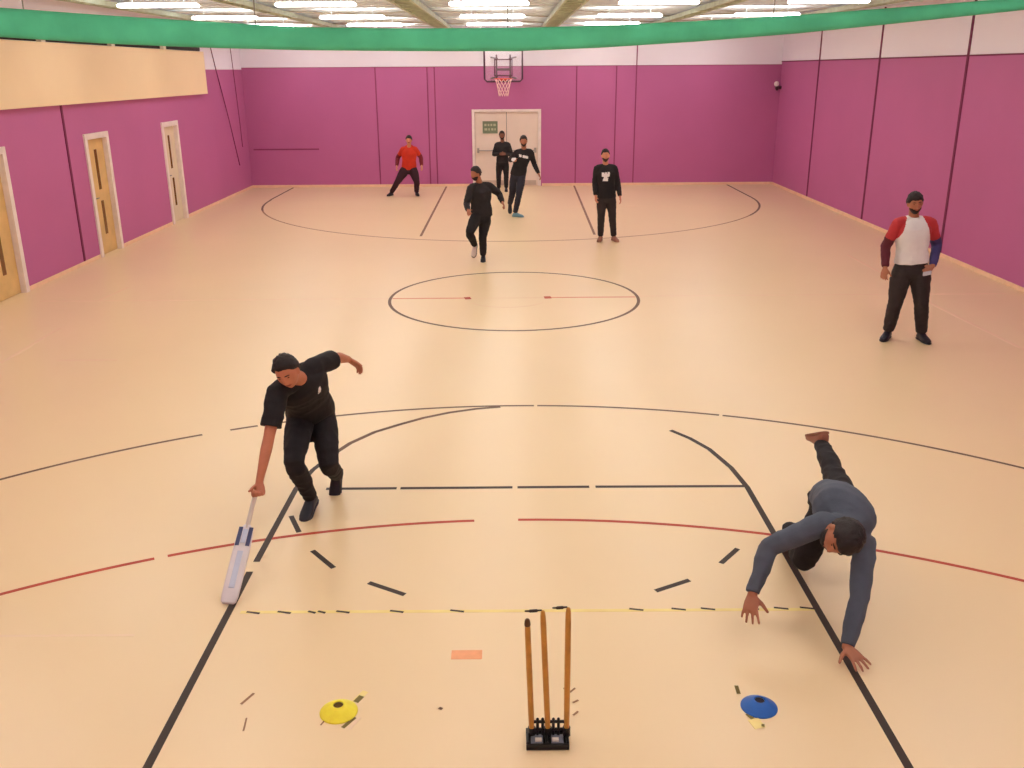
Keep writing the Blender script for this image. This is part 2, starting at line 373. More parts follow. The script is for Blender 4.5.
# green net band sagging across the hall
prof = [(-7.36, 3.97, 3.68), (-6.2, 3.86, 3.57), (-5.15, 3.765, 3.485), (-4.15, 3.69, 3.42), (-3.15, 3.625, 3.375), (-2.16, 3.565, 3.345), (-1.1, 3.545, 3.33), (0, 3.545, 3.322), (.86, 3.56, 3.35), (1.87, 3.60, 3.405), (2.87, 3.65, 3.475), (3.87, 3.715, 3.565), (5.1, 3.80, 3.68), (6.3, 3.90, 3.80), (7.47, 4.0, 3.92)]
bm = bmesh.new(); rings = []
Px = np.array(prof)
for i in range(150):
    x = -7.36+(14.83)*i/149; zt = np.interp(x, Px[:, 0], Px[:, 1]); zb = np.interp(x, Px[:, 0], Px[:, 2])
    zc = (zt+zb)/2; hh = (zt-zb)/2; nn = noise.noise(V((x*3, 0, 0)))*.02
    rings.append((V((x, -3.2+nn, zc)), V((0, .06+.02*noise.noise(V((x*5, 3, 0))), 0)), V((0, 0, hh))))
loft(bm, rings, n=20, p=2.6)
t = empty('net_band', (0, -3.2, 3.3)); tag(t, 'long green gathered net band sagging across the hall under the ceiling', 'net')
fin('netting', bm, M_green, t, smooth=True, origin=(0, -3.2, 3.3))
for x in (-6.3, -4.9, -2.6, -.07, 2.6, 5.2, 6.8):
    bm = bmesh.new(); zt = float(np.interp(x, Px[:, 0], Px[:, 1])); tube(bm, [(x, -3.2, zt-.03), (x+.01, -3.2, ZC+.01)], .006, 6, sub=1); fin('cord', bm, mat('cord', (150, 150, 140), .8), t, origin=(0, -3.2, 3.3))
# dark strands by left wall, shaped as the shadow lines of net ropes
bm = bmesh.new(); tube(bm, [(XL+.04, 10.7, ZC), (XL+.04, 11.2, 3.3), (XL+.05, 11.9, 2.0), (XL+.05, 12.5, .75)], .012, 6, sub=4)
tag(fin('rope_shadow', bm, M_seam, origin=(XL+.04, 11.6, 2)), 'thin dark strand shaped as a rope shadow, slanting down the purple left wall towards the far corner', 'rope shadow')
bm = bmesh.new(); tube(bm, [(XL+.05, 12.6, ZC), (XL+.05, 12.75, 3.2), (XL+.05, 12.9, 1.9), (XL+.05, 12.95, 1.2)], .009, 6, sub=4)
tag(fin('rope_shadow', bm, M_seam, origin=(XL+.04, 11.6, 2)), 'shorter, straighter dark strand shaped as a rope shadow, near the far end of the left wall', 'rope shadow')
# alarm in far right corner
t = empty('wall_camera', (7.44, 13.7, 2.72)); tag(t, 'small white dome camera in the far right corner of the hall', 'camera')
bm = bmesh.new(); ball(bm, (7.36, 13.62, 2.74), (.07, 0, 0), (0, .07, 0), (0, 0, .07)); fin('housing', bm, mat('cam_white', (255, 236, 236), .4), t, smooth=True, origin=(7.44, 13.7, 2.72))
bm = bmesh.new(); ball(bm, (7.38, 13.60, 2.62), (.045, 0, 0), (0, .045, 0), (0, 0, .06)); box(bm, 7.36, 7.5, 13.6, 13.75, 2.60, 2.68); fin('lens', bm, mat('cam_dark', (70, 40, 54), .4), t, smooth=True, origin=(7.44, 13.7, 2.72))

# basketball hoop
HX, HY, HZ = -.17, 12.62, 2.93
t = empty('basketball_hoop', (HX, YB, HZ)); tag(t, 'wall mounted basketball hoop with clear backboard above the exit door', 'basketball hoop'); ho = (HX, YB, HZ)
bm = bmesh.new(); box(bm, HX-.50, HX+.50, HY, HY+.02, HZ-.05, HZ+.85); fin('backboard', bm, M_glass, t, origin=ho, bevel=.006)
bm = bmesh.new(); wv = .5; zz = (HZ-.07, HZ+.87)
tube(bm, [(HX-wv, HY, zz[1]), (HX-wv, HY, zz[0]+.06), (HX-wv+.06, HY, zz[0]), (HX+wv-.06, HY, zz[0]), (HX+wv, HY, zz[0]+.06), (HX+wv, HY, zz[1]), (HX-wv, HY, zz[1])], .024, 8, sub=1)
fin('board_frame', bm, mat('board_frame', (74, 40, 58), .5), t, origin=ho)
bm = bmesh.new(); tube(bm, [(HX-.23, HY-.01, HZ+.08), (HX-.23, HY-.01, HZ+.48), (HX+.23, HY-.01, HZ+.48), (HX+.23, HY-.01, HZ+.08), (HX-.23, HY-.01, HZ+.08)], .02, 6, sub=1)
fin('target_square', bm, mat('sq', (90, 44, 60), .5), t, origin=ho)
bm = bmesh.new()
for s in (-1, 1):
    tube(bm, [(HX+s*.16, HY+.02, HZ+.05), (HX+s*.34, YB, HZ+.0)], .022, 8, sub=1); tube(bm, [(HX+s*.16, HY+.02, HZ+.5), (HX+s*.34, YB, HZ+.55)], .022, 8, sub=1)
    box(bm, HX+s*.18-.02, HX+s*.18+.02, HY+.02, HY+.05, HZ, HZ+.6)
box(bm, HX-.2, HX+.2, HY+.02, HY+.05, HZ+.2, HZ+.26)
fin('bracket', bm, mat('bracket', (90, 56, 66), .5), t, origin=ho)
bm = bmesh.new(); cy = HY-.29
tube(bm, [(HX+.225*math.cos(a*math.pi/16), cy+.225*math.sin(a*math.pi/16), HZ) for a in range(33)], .012, 8, sub=1)
box(bm, HX-.08, HX+.08, HY-.1, HY, HZ-.05, HZ+.01)
fin('rim', bm, M_rim, t, origin=ho, smooth=True)
bm = bmesh.new()
for k in range(12):
    for s in (-1, 1):
        pts = []
        for j in range(6):
            a = (k+s*j*.5)*math.pi/6; rad = .22-.10*(j/5)**.7; pts.append((HX+rad*math.cos(a), cy+rad*math.sin(a), HZ-.01-.42*j/5))
        tube(bm, pts, .009, 5, sub=1)
fin('net', bm, M_netw, t, origin=ho)

# ------------------------------------------------------------ equipment in front
WX = .095
t = empty('wicket', (WX, -9.40, 0)); tag(t, 'spring loaded wicket of three wooden stumps on a black metal base', 'wicket'); wo = (WX, -9.40, 0)
bm = bmesh.new(); box(bm, WX-.105, WX+.105, -9.475, -9.345, 0, .012)
bs = fin('base_plate', bm, M_black, t, origin=wo, bevel=.003)
bm = bmesh.new()
for y in (-9.467, -9.353): box(bm, WX-.105, WX+.105, y-.007, y+.007, .012, .03)
for x in (WX-.098, WX-.004, WX+.098): box(bm, x-.007, x+.007, -9.46, -9.36, .012, .036)
fin('base_rail', bm, M_black, t, origin=wo, bevel=.002)
for x in (-.052, .048):
    bm = bmesh.new(); box(bm, WX+x-.03, WX+x+.03, -9.455, -9.395, .014, .03)
    fin('weight', bm, mat('weight_grey', (128, 130, 146), .35, metal=.3), t, origin=wo, bevel=.003)
for x in (-.045, .038):
    bm = bmesh.new(); box(bm, WX+x-.016, WX+x+.016, -9.45, -9.43, .031, .04)
    fin('base_badge', bm, mat('badge_white', (235, 225, 215), .4), t, origin=wo)
SY = -9.395
sx = [(.018, -.003, .675), (.098, .070, .725), (.190, .190, .74)]
bails = []
for i, (xb, xt, h) in enumerate(sx):
    bm = bmesh.new()
    N = 40
    tube(bm, [(xb+.017*math.cos(a*.9), SY+.017*math.sin(a*.9), .02+.05*a/N) for a in range(N+1)], .003, 6, sub=1)
    tube(bm, [(xb, SY, .012), (xb, SY, .08)], .009, 10, sub=1)
    tube(bm, [(xb, SY, .05), (xb, SY, .072)], .019, 12, sub=1, cap='flat')
    fin('spring_socket', bm, M_black, t, origin=wo, smooth=False)
    bm = bmesh.new(); dz = .06
    P = [(xb+(xt-xb)*s, SY, dz+(h-dz)*s) for s in (0, .3, .6, .9, .97, 1)]
    tube(bm, P, [.0140, .0148, .0148, .0145, .0130, .0105], 14, sub=1)
    st = fin('stump', bm, M_stump, t, origin=wo, smooth=True)
    bm = bmesh.new(); q0 = V(P[0]).lerp(V(P[-1]), .975); q1 = V(P[-1]); tube(bm, [q0, q1+V((0, 0, .003))], [.0152, .0130], 14, sub=1)
    if i: bm.free()
    else: fin('stump_cap', bm, mat('stump_cap', (96, 66, 34), .5), st, origin=wo, smooth=True)
# crossbars between sockets
bm = bmesh.new(); tube(bm, [(.018, SY, .105), (.19, SY, .105)], .008, 8, sub=1); tube(bm, [(.018, SY, .06), (.19, SY, .06)], .008, 8, sub=1)
for x in (.047, .072, .125, .150): tube(bm, [(x, SY, .014), (x, SY, .12)], .0075, 8, sub=1)
fin('crossbar', bm, M_black, t, origin=wo)
M_bail = mat('bail_dark', (48, 34, 26), .4)
for (x0, x1, z, lb) in ((-.012, .062, .732, 'small dark bail lying level beside the top of the middle stump'), (.118, .182, .748, 'small dark bail lying level against the top of the right stump')):
    bm = bmesh.new(); L = x1-x0
    tube(bm, [(x0, SY, z), (x0+.2*L, SY, z), (x0+.3*L, SY, z), (x0+.7*L, SY, z+.002), (x0+.8*L, SY, z+.003), (x1, SY, z+.004)], [.004, .0045, .0075, .0075, .0045, .004], 10, sub=2)
    tag(fin('bail', bm, M_bail, smooth=True, origin=((x0+x1)/2, SY, z)), lb, 'bail', None)

def cone(x, y, m, m2, label, r=.098, h=.045, tilt=0):
    t = empty('marker_cone', (x, y, 0)); tag(t, label, 'sports cone')
    bm = bmesh.new(); n = 40; pr = [(r, 0.0), (r, .004), (r*.93, .008), (r*.62, h*.62), (r*.34, h), (r*.26, h), (r*.26, h-.004), (r*.55, h*.55), (r*.85, .004)]
    R = [[bm.verts.new((x+a*math.cos(2*math.pi*k/n), y+a*math.sin(2*math.pi*k/n), z)) for k in range(n)] for a, z in pr]
    R.append(R[0])
    for A_, B_ in zip(R, R[1:]):
        for k in range(n): bm.faces.new((A_[k], A_[(k+1) % n], B_[(k+1) % n], B_[k]))
    fin('disc', bm, m, t, smooth=True, origin=(x, y, 0))
    bm = bmesh.new(); tube(bm, [(x, y, .002), (x, y, h-.006)], r*.262, 24, cap='flat', sub=1); fin('centre_hole', bm, m2, t, origin=(x, y, 0), smooth=False)
M_ydisc = mat('yellow_plastic', (255, 234, 60), .45, .06, 30); M_bdisc = mat('blue_plastic', (28, 98, 188), .4, .05, 20); M_hole = mat('dark_hole', (44, 34, 40), .8)
cone(-.975, -9.175, M_ydisc, mat('dark_hole_brown', (96, 70, 20), .8), 'flat yellow disc cone on the floor left of the wicket')
cone(1.205, -9.165, M_bdisc, M_hole, 'flat blue disc cone on the floor right of the wicket', r=.094)
M_olive = mat('olive_tape', (120, 104, 50), .6)
SZ = [.0014]
def scrap(pts, w, m): SZ[0] += .0002; line('tape_scrap', [pts], w, m, z=SZ[0])
scrap([(-.905, -9.10), (-.86, -9.01)], .035, M_yel); scrap([(-.90, -9.10), (-.875, -9.05)], .03, M_olive); scrap([(-.935, -9.30), (-.885, -9.22)], .02, M_olive); scrap([(-.90, -9.31), (-.86, -9.22)], .02, M_wline)
scrap([(1.125, -9.06), (1.128, -8.99)], .02, M_olive); scrap([(1.15, -9.26), (1.17, -9.33)], .06, M_yel); scrap([(1.13, -9.22), (1.15, -9.26)], .02, M_olive); scrap([(1.185, -9.32), (1.19, -9.30)], .015, M_olive)
scrap([(-1.50, -9.11), (-1.455, -9.02)], .012, M_farline); scrap([(-.455, -9.165), (-.445, -9.15)], .018, M_thinline); scrap([(-1.43, -9.32), (-1.44, -9.22)], .008, M_farline); scrap([(-1.05, -9.28), (-1.01, -9.18)], .006, M_farline)
for a, b in (((.225, -9.04), (.26, -9.0)), ((.24, -9.12), (.27, -9.10)), ((.2, -9.0), (.23, -9.02)), ((.235, -9.22), (.262, -9.19))): scrap([a, b], .008, M_farline)

# ------------------------------------------------------------ people
def nrm(v): return V(v).normalized()
def head_point(d, x_off=0.0):
    x, y, z = d; px, py, pz = x*.075, y*.096, z*.118
    t = max(0, -z)
    px *= 1-.30*t**1.4; py *= (1-.04*t) if y > 0 else (1-.38*t); 
    if z > 0 and y < 0: py *= 1.06
    if y > 0:
        py += .006*math.exp(-(x/.5)**2-((z-.22)/.09)**2)
        sh = max(0, min(1, (.14-z)/.36)) if z > -.24 else max(0, 1-(-.24-z)/.09)
        py += .027*math.exp(-(x/.15)**2)*sh
        py -= .010*math.exp(-((abs(x)-.36)/.16)**2-((z-.06)/.10)**2)
        py += .006*math.exp(-(x/.3)**2-((z+.47)/.05)**2) + .005*math.exp(-(x/.3)**2-((z+.60)/.05)**2)
        py += .010*math.exp(-(x/.3)**2-((z+.88)/.14)**2)
        px += math.copysign(.004, x)*math.exp(-((abs(x)-.6)/.3)**2-((z+.2)/.2)**2)
    return px, py, pz
def head_shell(bm, c, R, F, U, k, thick, n=36, m=24):
    """thick(d) -> offset outwards in metres"""
    rows = []
    for i in range(m+1):
        th = math.pi*(i+.0)/m; row = []
        for j in range(n):
            ph = 2*math.pi*j/n; d = (math.sin(th)*math.cos(ph), math.sin(th)*math.sin(ph), math.cos(th))
            x, y, z = head_point(d); o = thick(d)
            p = V((x+d[0]*o, y+d[1]*o, z+d[2]*o))*k
            row.append(bm.verts.new(c+R*p.x+F*p.y+U*p.z))
            if i in (0, m): row = [row[0]]*n; break
        rows.append(row)
    for a, b in zip(rows, rows[1:]):
        for j in range(n):
            q = [a[j], a[(j+1) % n], b[(j+1) % n], b[j]]; u = []
            for v in q:
                if v not in u: u.append(v)
            if len(u) > 2: bm.faces.new(u)
def sstep(x, a, b):
    t = max(0, min(1, (x-a)/(b-a))); return t*t*(3-2*t)
def hair_fn(th=.014, line=.50, side=.10, back=-.45):
    def f(d):
        y, z = d[1], d[2]
        if y > .25: h = side+(line-side)*sstep(y, .25, .75)
        else: h = back+(side-back)*sstep(y, -.55, .2)
        h += .07*noise.noise(V(d)*6); k = sstep(z, h-.10, h+.12)
        return -.014 + (th+.014)*k*(1+.35*noise.noise(V(d)*7)+.2*noise.noise(V(d)*19))
    return f
def beard_fn(th=.007):
    def f(d):
        x, y, z = d
        k = sstep(-z, .28, .42)*sstep(y, -.15, .1)
        if y > .5 and abs(x) < .28 and -.60 < z < -.46: k *= .0
        if y > .5 and abs(x) < .5 and z > -.40: k *= .0
        return -.012+(th+.012)*k
    return f
def hand(bm, W, D, P, right, k, curl=(12, 22, 18), spread=.10, thumb=(.75, .75, .15), curls=None):
    D = nrm(D); P = V(P); P = nrm(P-D*P.dot(D)); T = D.cross(P)*(1 if right else -1)
    loft(bm, [(W-D*.015*k, T*.025*k, P*.019*k), (W+D*.012*k, T*.029*k, P*.018*k), (W+D*.045*k, T*.039*k, P*.016*k), (W+D*.078*k, T*.043*k, P*.014*k), (W+D*.094*k, T*.040*k, P*.010*k)], n=16, p=2.6)
    for i, (o, L) in enumerate(((.033, .072), (.0115, .081), (-.0105, .075), (-.032, .058))):
        b = W+D*.084*k+T*o*k; d = nrm(D+T*(spread*(1.5-i)*.75)); pts = [b-d*.012*k, b]; ang = 0; cc = curls[i] if curls else curl
        p = b.copy()
        for q, c in zip((.45, .31, .24), cc):
            ang += math.radians(c); p = p+(d*math.cos(ang)+P*math.sin(ang))*L*q*k; pts.append(p)
        tube(bm, pts, [.0095*k, .0095*k, .009*k, .0083*k, .0072*k], 8, sub=2)
    b = W+D*.022*k+T*.022*k; t1 = nrm(D*thumb[0]+T*thumb[1]+P*thumb[2]); t2 = nrm(t1+D*.35+P*.15)
    tube(bm, [b, b+t1*.038*k, b+t1*.038*k+t2*.030*k, b+t1*.038*k+t2*.055*k], [.014*k, .0125*k, .0105*k, .0085*k], 8, sub=2)

SKIN = {'ruddy': mat('skin_ruddy', (196, 122, 92), .5, .06, 12), 'brown': mat('skin_brown', (176, 112, 84), .5, .06, 12), 'light': mat('skin_light', (212, 142, 112), .5, .06, 12), 'dark': mat('skin_dark', (132, 84, 66), .5, .06, 12)}
M_hair = mat('black_hair', (40, 30, 30), .6, .2, 60, bump=.4, bscale=150)
M_eye = mat('eye_dark', (34, 24, 22), .25); M_lip = mat('lip', (160, 84, 74), .5)
def person(label, J, cat='person', k=1.0, g=1.0, skin='brown', face=(0, -1, 0), headup=None, shirt=None, sleeve='long', sleeve_mat=None, shirt_paint=None, hem=-.14,
           trousers=None, leg_r=1.0, shoe=None, sole=None, feet={}, hands={}, hair=None, beard=True, voxel=.011, mid=None, short_leg=None, wr=.006, seed=1, collar=None, hood=False, brow=False, group=None, shoulder_r=1.0, shoes=None, glove=None):
    J = {a: V(b) for a, b in J.items()}
    base = (J['pel'].x, J['pel'].y, 0)
    t = empty('person', base); tag(t, label, cat, group)
    up = nrm(J['neck']-J['pel']); hr = nrm(J['hipR']-J['hipL']); sr = nrm(J['shR']-J['shL'])
    def fr(tt):
        r = hr.lerp(sr, max(0, min(1, tt))); u = up; r = nrm(r-u*r.dot(u)); return r, u.cross(r), u
    _, fch, _ = fr(1.0)
    def sp(tt):
        c = J['pel'].lerp(J['neck'], tt) if tt <= 1 else J['neck']+up*(tt-1)*.5
        b = math.sin(max(0, min(1, tt))*math.pi)
        return c + (V(mid)*b if mid else V())
    def rings(L, add=0, gg=g):
        out = []
        for tt, a, b in L:
            r, f, u = fr(tt); out.append((sp(tt)+f*.0, r*((a*gg+add)*k), f*((b*gg+add)*k)))
        return out
    seatdir = nrm((J['knL']-J['hipL']).normalized()+(J['knR']-J['hipR']).normalized()+up*-.8)
    rh, fh, uh = fr(0)
    hc = (J['hipL']+J['hipR'])/2
    # body: one continuous skin
    bm = bmesh.new()
    loft(bm, rings([(-.12, .135, .095), (.05, .145, .10), (.3, .13, .095), (.55, .145, .105), (.75, .155, .105), (.88, .13, .085), (.97, .075, .06)], 0, 1.0+(g-1)*.7))
    ball(bm, hc, rh*.15*k, fh*.10*k, seatdir*.12*k)
    F = V(face).normalized(); HU = nrm(V(headup)) if headup else nrm((J['head']-J['neck']).normalized()+V((0, 0, .3)))
    HU = nrm(HU-F*HU.dot(F)); HR = F.cross(HU)
    hb = J['head']-HU*.05*k-F*.02*k
    tube(bm, [sp(.93), J['neck'], J['neck'].lerp(hb, .6), hb], [.066*k, .060*k, .056*k, .058*k], 14, sub=2)
    head_shell(bm, J['head'], HR, F, HU, k, lambda d: 0)
    for s in (-1, 1): ball(bm, J['head']+HR*s*.078*k-F*.005*k-HU*.008*k, (HR*.010+F*.004*s)*k, F*.018*k, HU*.030*k, 8)
    for sd in 'LR':
        sh, el, wv = J['sh'+sd], J['el'+sd], J['wr'+sd]
        tube(bm, [sh.lerp(J['neck'], .3), sh, sh.lerp(el, .5), el, el.lerp(wv, .3), wv.lerp(el, .12), wv], [.05*k, .054*k, .047*k, .039*k, .040*k, .028*k, .026*k], 14, sub=2)
        h = hands.get(sd, {}); D = h.get('dir', tuple(wv-el)); inward = hc-wv; P = h.get('palm', tuple(J['pel']-wv))
        hand(bm, wv, D, P, sd == 'R', k*h.get('k', 1), h.get('curl', (15, 25, 20)), h.get('spread', .10), h.get('thumb', (.75, .75, .15)), h.get('curls'))
        hp, kn, an = J['hip'+sd], J['kn'+sd], J['an'+sd]
        tube(bm, [hp, hp.lerp(kn, .5), kn, kn.lerp(an, .3), an.lerp(kn, .15), an], [.082*k, .070*k, .052*k, .053*k, .036*k, .034*k], 14, sub=2)
        toe, fu = feet.get(sd, ((0, -1, 0), (0, 0, 1))); toe = nrm(toe); fu = nrm(V(fu)-toe*V(fu).dot(toe))
        tube(bm, [an, an-fu*.035*k+toe*.02*k, an-fu*.06*k+toe*.13*k], [.034*k, .032*k, .022*k], 10, sub=1)
    def bpaint(c, n):
        q = c-J['head']; x, y, z = q.dot(HR)/k, q.dot(F)/k, q.dot(HU)/k
        return 1 if (y > .075 and abs(x) < .026 and -.067 < z < -.049) else 0
    body = remeshed('body', bm, voxel, 2, [SKIN[skin], M_lip], t, paint=bpaint)
    if voxel < .009:
        for s in (-1, 1):
            bm = bmesh.new(); ball(bm, J['head']+HR*s*.028*k+F*.078*k+HU*.008*k, HR*.011*k, F*.008*k, HU*.005*k, 10); fin('eye', bm, M_eye, t, smooth=True, origin=J['head'])
            bm = bmesh.new(); c = J['head']+HU*.026*k; tube(bm, [c+HR*s*.014*k+F*.093*k, c+HR*s*.030*k+F*.092*k+HU*.004*k, c+HR*s*.046*k+F*.080*k], [.003*k, .004*k, .002*k], 6, sub=2); fin('eyebrow', bm, M_hair, t, smooth=True, origin=J['head'])
    if hair:
        bm = bmesh.new(); head_shell(bm, J['head'], HR, F, HU, k, hair_fn(**hair)); fin('hair', bm, M_hair, t, smooth=True, origin=J['head'])
    if beard:
        bm = bmesh.new(); head_shell(bm, J['head'], HR, F, HU, k, beard_fn()); fin('beard', bm, M_hair, t, smooth=True, origin=J['head'])
    if glove:
        sd = glove; wv = J['wr'+sd]; h = hands.get(sd, {}); D = nrm(h.get('dir', tuple(wv-J['el'+sd])))
        bm = bmesh.new(); loft(bm, [(wv-D*.03, D.orthogonal().normalized()*.036, D.cross(D.orthogonal().normalized())*.036), (wv+D*.03, D.orthogonal().normalized()*.046, D.cross(D.orthogonal().normalized())*.03), (wv+D*.11, D.orthogonal().normalized()*.05, D.cross(D.orthogonal().normalized())*.028)], n=16)
        remeshed('glove', bm, .009, 2, mat('white_glove', (235, 230, 235), .6), t)
    # trousers
    bm = bmesh.new()
    loft(bm, rings([(.14, .142, .105), (0, .155, .115), (-.10, .150, .115)], 0))
    ball(bm, hc+seatdir*.02*k, rh*.165*k*g, fh*.118*k*g, seatdir*.135*k)
    for sd in 'LR':
        hp, kn, an = J['hip'+sd], J['kn'+sd], J['an'+sd]
        end = an.lerp(kn, .04) if short_leg is None else kn.lerp(an, short_leg)
        tube(bm, [hp.lerp(J['pel'], .2), hp.lerp(kn, .35), kn, kn.lerp(end, .4), end], [.098*k*g, .092*k*g*leg_r, .072*k*leg_r, .068*k*leg_r, .055*k*leg_r], 16, cap='flat', sub=3)
    remeshed('trousers', bm, voxel*1.1, 3, trousers, t, wrinkle=wr, wscale=7, seed=seed)
    # top
    bm = bmesh.new()
    loft(bm, rings([(hem, .168, .128), (.05, .165, .125), (.3, .152, .118), (.55, .168, .128), (.75, .178*shoulder_r, .128), (.88, .150, .106), (.975, .082, .074), (1.02, .064, .062)]), n=28)
    sleeves = []
    for sd in 'LR':
        sh, el, wv = J['sh'+sd], J['el'+sd], J['wr'+sd]
        if sleeve == 'short':
            e = sh.lerp(el, .80); P = [sh.lerp(J['neck'], .45), sh, sh.lerp(e, .5), e]; R = [.058, .070, .070, .069]
        else:
            e = wv.lerp(el, .03); P = [sh.lerp(J['neck'], .45), sh, sh.lerp(el, .5), el, el.lerp(e, .5), e]; R = [.056, .066, .060, .053, .048, .037]
        R = [q*k*(1+(g-1)*.6) for q in R]
        if sleeve_mat:
            b2 = bmesh.new(); tube(b2, P[:], [r*1.0 for r in R], 16, cap='flat', sub=3); ball(b2, sh, (R[1]*1.0, 0, 0), (0, R[1]*1.0, 0), (0, 0, R[1]*1.0)); sleeves.append((sd, b2))
        else:
            tube(bm, P, R, 16, cap='flat', sub=3); ball(bm, sh-up*.006, (R[1]*.98, 0, 0), (0, R[1]*.98, 0), (0, 0, R[1]*.98))
    for sd in 'LR':
        tube(bm, [J['sh'+sd]-up*.004, J['sh'+sd].lerp(sp(.95), .5)+up*.006, sp(.95)], [.056*k, .062*k, .062*k], 14, sub=2)
    if hood:
        tube(bm, [J['neck']+fch*.05*k+sr*.07*k-up*.02, J['neck']-fch*.01*k+sr*.085*k+up*.02, J['neck']-fch*.085*k+up*.03, J['neck']-fch*.01*k-sr*.085*k+up*.02, J['neck']+fch*.05*k-sr*.07*k-up*.02], .032*k, 10)
    sm = shirt if isinstance(shirt, list) else [shirt]
    pf = None
    if shirt_paint:
        def pf(c, n):
            q = c-J['neck']; return shirt_paint(q.dot(sr)/k, q.dot(up)/k, n.dot(fch), q.dot(fch)/k)
    remeshed('shirt', bm, voxel*1.1 if voxel < .01 else voxel*.9, 3, sm, t, wrinkle=wr, wscale=6, seed=seed+3, paint=pf)
    for sd, b2 in sleeves:
        sh, el = J['sh'+sd], J['el'+sd]; ax = el-sh; ms = sleeve_mat[sd]
        def sp_paint(c, n, sh=sh, ax=ax, ms=ms):
            tt = (c-sh).dot(ax)/ax.dot(ax); return 1 if tt > .62 else 0
        remeshed('sleeve', b2, voxel*1.1, 3, ms, t, wrinkle=wr, wscale=8, seed=seed+5, paint=sp_paint)
    if collar:
        bm = bmesh.new(); n = 20; c = sp(1.0)
        r_, f_, u_ = fr(1.0)
        tube(bm, [c+(r_*math.cos(2*math.pi*i/n)*.068+f_*(math.sin(2*math.pi*i/n)*.068))*k-u_*(.012*math.sin(2*math.pi*i/n)) for i in range(n+1)], .011*k, 8, sub=1)
        fin('collar', bm, collar, t, smooth=True, origin=J['neck'])
    # shoes
    for sd in 'LR':
        an = J['an'+sd]; toe, fu = feet.get(sd, ((0, -1, 0), (0, 0, 1))); toe = nrm(toe); fu = nrm(V(fu)-toe*V(fu).dot(toe)); sdv = toe.cross(fu)
        kk = k*1.0; b0 = an-fu*.083*kk
        bm = bmesh.new(); RR = []
        for s, hw, h in ((-.068, .018, .030), (-.062, .030, .052), (-.04, .037, .082), (-.005, .040, .100), (.035, .040, .098), (.075, .044, .076), (.12, .048, .058), (.16, .046, .048), (.19, .036, .038), (.205, .018, .028)):
            RR.append((b0+toe*s*kk+fu*(.006+h/2)*kk, sdv*hw*kk, fu*(h/2)*kk))
        loft(bm, RR, n=18, p=2.5)
        sh_ = remeshed('shoe', bm, .009, 1, (shoes or {}).get(sd, shoe), t)
        bm = bmesh.new(); RR = []
        for s, hw in ((-.072, .020), (-.06, .034), (-.03, .041), (.03, .040), (.08, .045), (.13, .050), (.17, .046), (.2, .034), (.213, .016)):
            RR.append((b0+toe*s*kk+fu*.010*kk, sdv*hw*kk, fu*.010*kk))
        loft(bm, RR, n=18, p=4); o = fin('sole', bm, sole or (shoes or {}).get(sd, shoe), t, smooth=False, origin=base)
        o.parent = sh_; o.location = V(base)-abs_loc(sh_)
    return t, J

BLK = mat('black_cloth', (42, 38, 42), .85, .15, 9, bump=.15, bscale=90); BLK2 = mat('black_cotton', (32, 27, 31), .85, .15, 9, bump=.15, bscale=90); TRK = mat('black_track', (44, 34, 36), .7, .15, 9)
NAVY = mat('dark_navy_cloth', (40, 38, 50), .8, .15, 9); GREY = mat('slate_grey_cloth', (84, 90, 104), .85, .12, 9, bump=.15, bscale=90)
W_shoe = mat('white_shoe', (225, 205, 200), .5); B_shoe = mat('black_shoe', (34, 32, 44), .45); T_shoe = mat('teal_shoe', (110, 150, 165), .5); Br_shoe = mat('tan_shoe', (150, 98, 78), .5)
PRN = mat('white_print', (235, 228, 228), .6)
H0 = dict(th=.012, line=.50, side=.10, back=-.45)

# fielder in red, deep left
ORG = mat('orange_red_cloth', (206, 52, 30), .8, .12, 6); DRED = mat('dark_red_cloth', (116, 28, 40), .8, .12, 6)
person('person in an orange-red hoodie with dark red sleeves, crouching near the back wall', dict(
    head=(-2.633, 11.60, 1.44), neck=(-2.644, 11.68, 1.25), shR=(-2.805, 11.68, 1.20), shL=(-2.485, 11.68, 1.20), elR=(-2.965, 11.82, .98), elL=(-2.36, 11.82, .98), wrR=(-2.985, 11.66, .78), wrL=(-2.33, 11.66, .785),
    pel=(-2.675, 11.80, .77), hipR=(-2.765, 11.80, .70), hipL=(-2.585, 11.80, .70), knR=(-2.975, 11.62, .38), knL=(-2.47, 11.60, .37), anR=(-3.17, 11.76, .085), anL=(-2.50, 11.76, .085)),
    k=.97, g=1.22, leg_r=1.12, beard=False, skin='light', shirt=ORG, sleeve_mat={'L': [ORG, DRED], 'R': [ORG, DRED]}, trousers=mat('maroon_black', (52, 22, 34), .8), shoe=B_shoe, hair=dict(th=.014, line=.42, side=.1, back=-.45), hood=True, feet={'R': ((-.5, -1, 0), (0, 0, 1)), 'L': ((.3, -1, 0), (0, 0, 1))}, voxel=.012, seed=2, wr=.004)
# runner in black, beyond the centre circle
person('person in all black running past the centre circle, face turned left, one foot lifted', dict(
    head=(-.615, 2.70, 1.50), neck=(-.555, 2.76, 1.325), shR=(-.70, 2.68, 1.255), shL=(-.395, 2.80, 1.275), elR=(-.775, 2.62, 1.01), elL=(-.235, 2.98, 1.13), wrR=(-.745, 2.40, .93), wrL=(-.17, 2.82, 1.0),
    pel=(-.535, 2.82, .84), hipR=(-.61, 2.79, .79), hipL=(-.46, 2.83, .79), knR=(-.73, 2.50, .53), knL=(-.515, 2.72, .43), anR=(-.66, 2.82, .27), anL=(-.515, 2.80, .085)),
    k=.97, g=1.16, shoes={'R': W_shoe}, skin='brown', face=(-.75, -.6, -.15), shirt=BLK, trousers=BLK2, shoe=B_shoe, sole=B_shoe, hair=H0, feet={'R': ((-.15, -.6, -.8), (-.1, -.8, .6))}, voxel=.011, seed=3, shoulder_r=1.0, wr=.006)
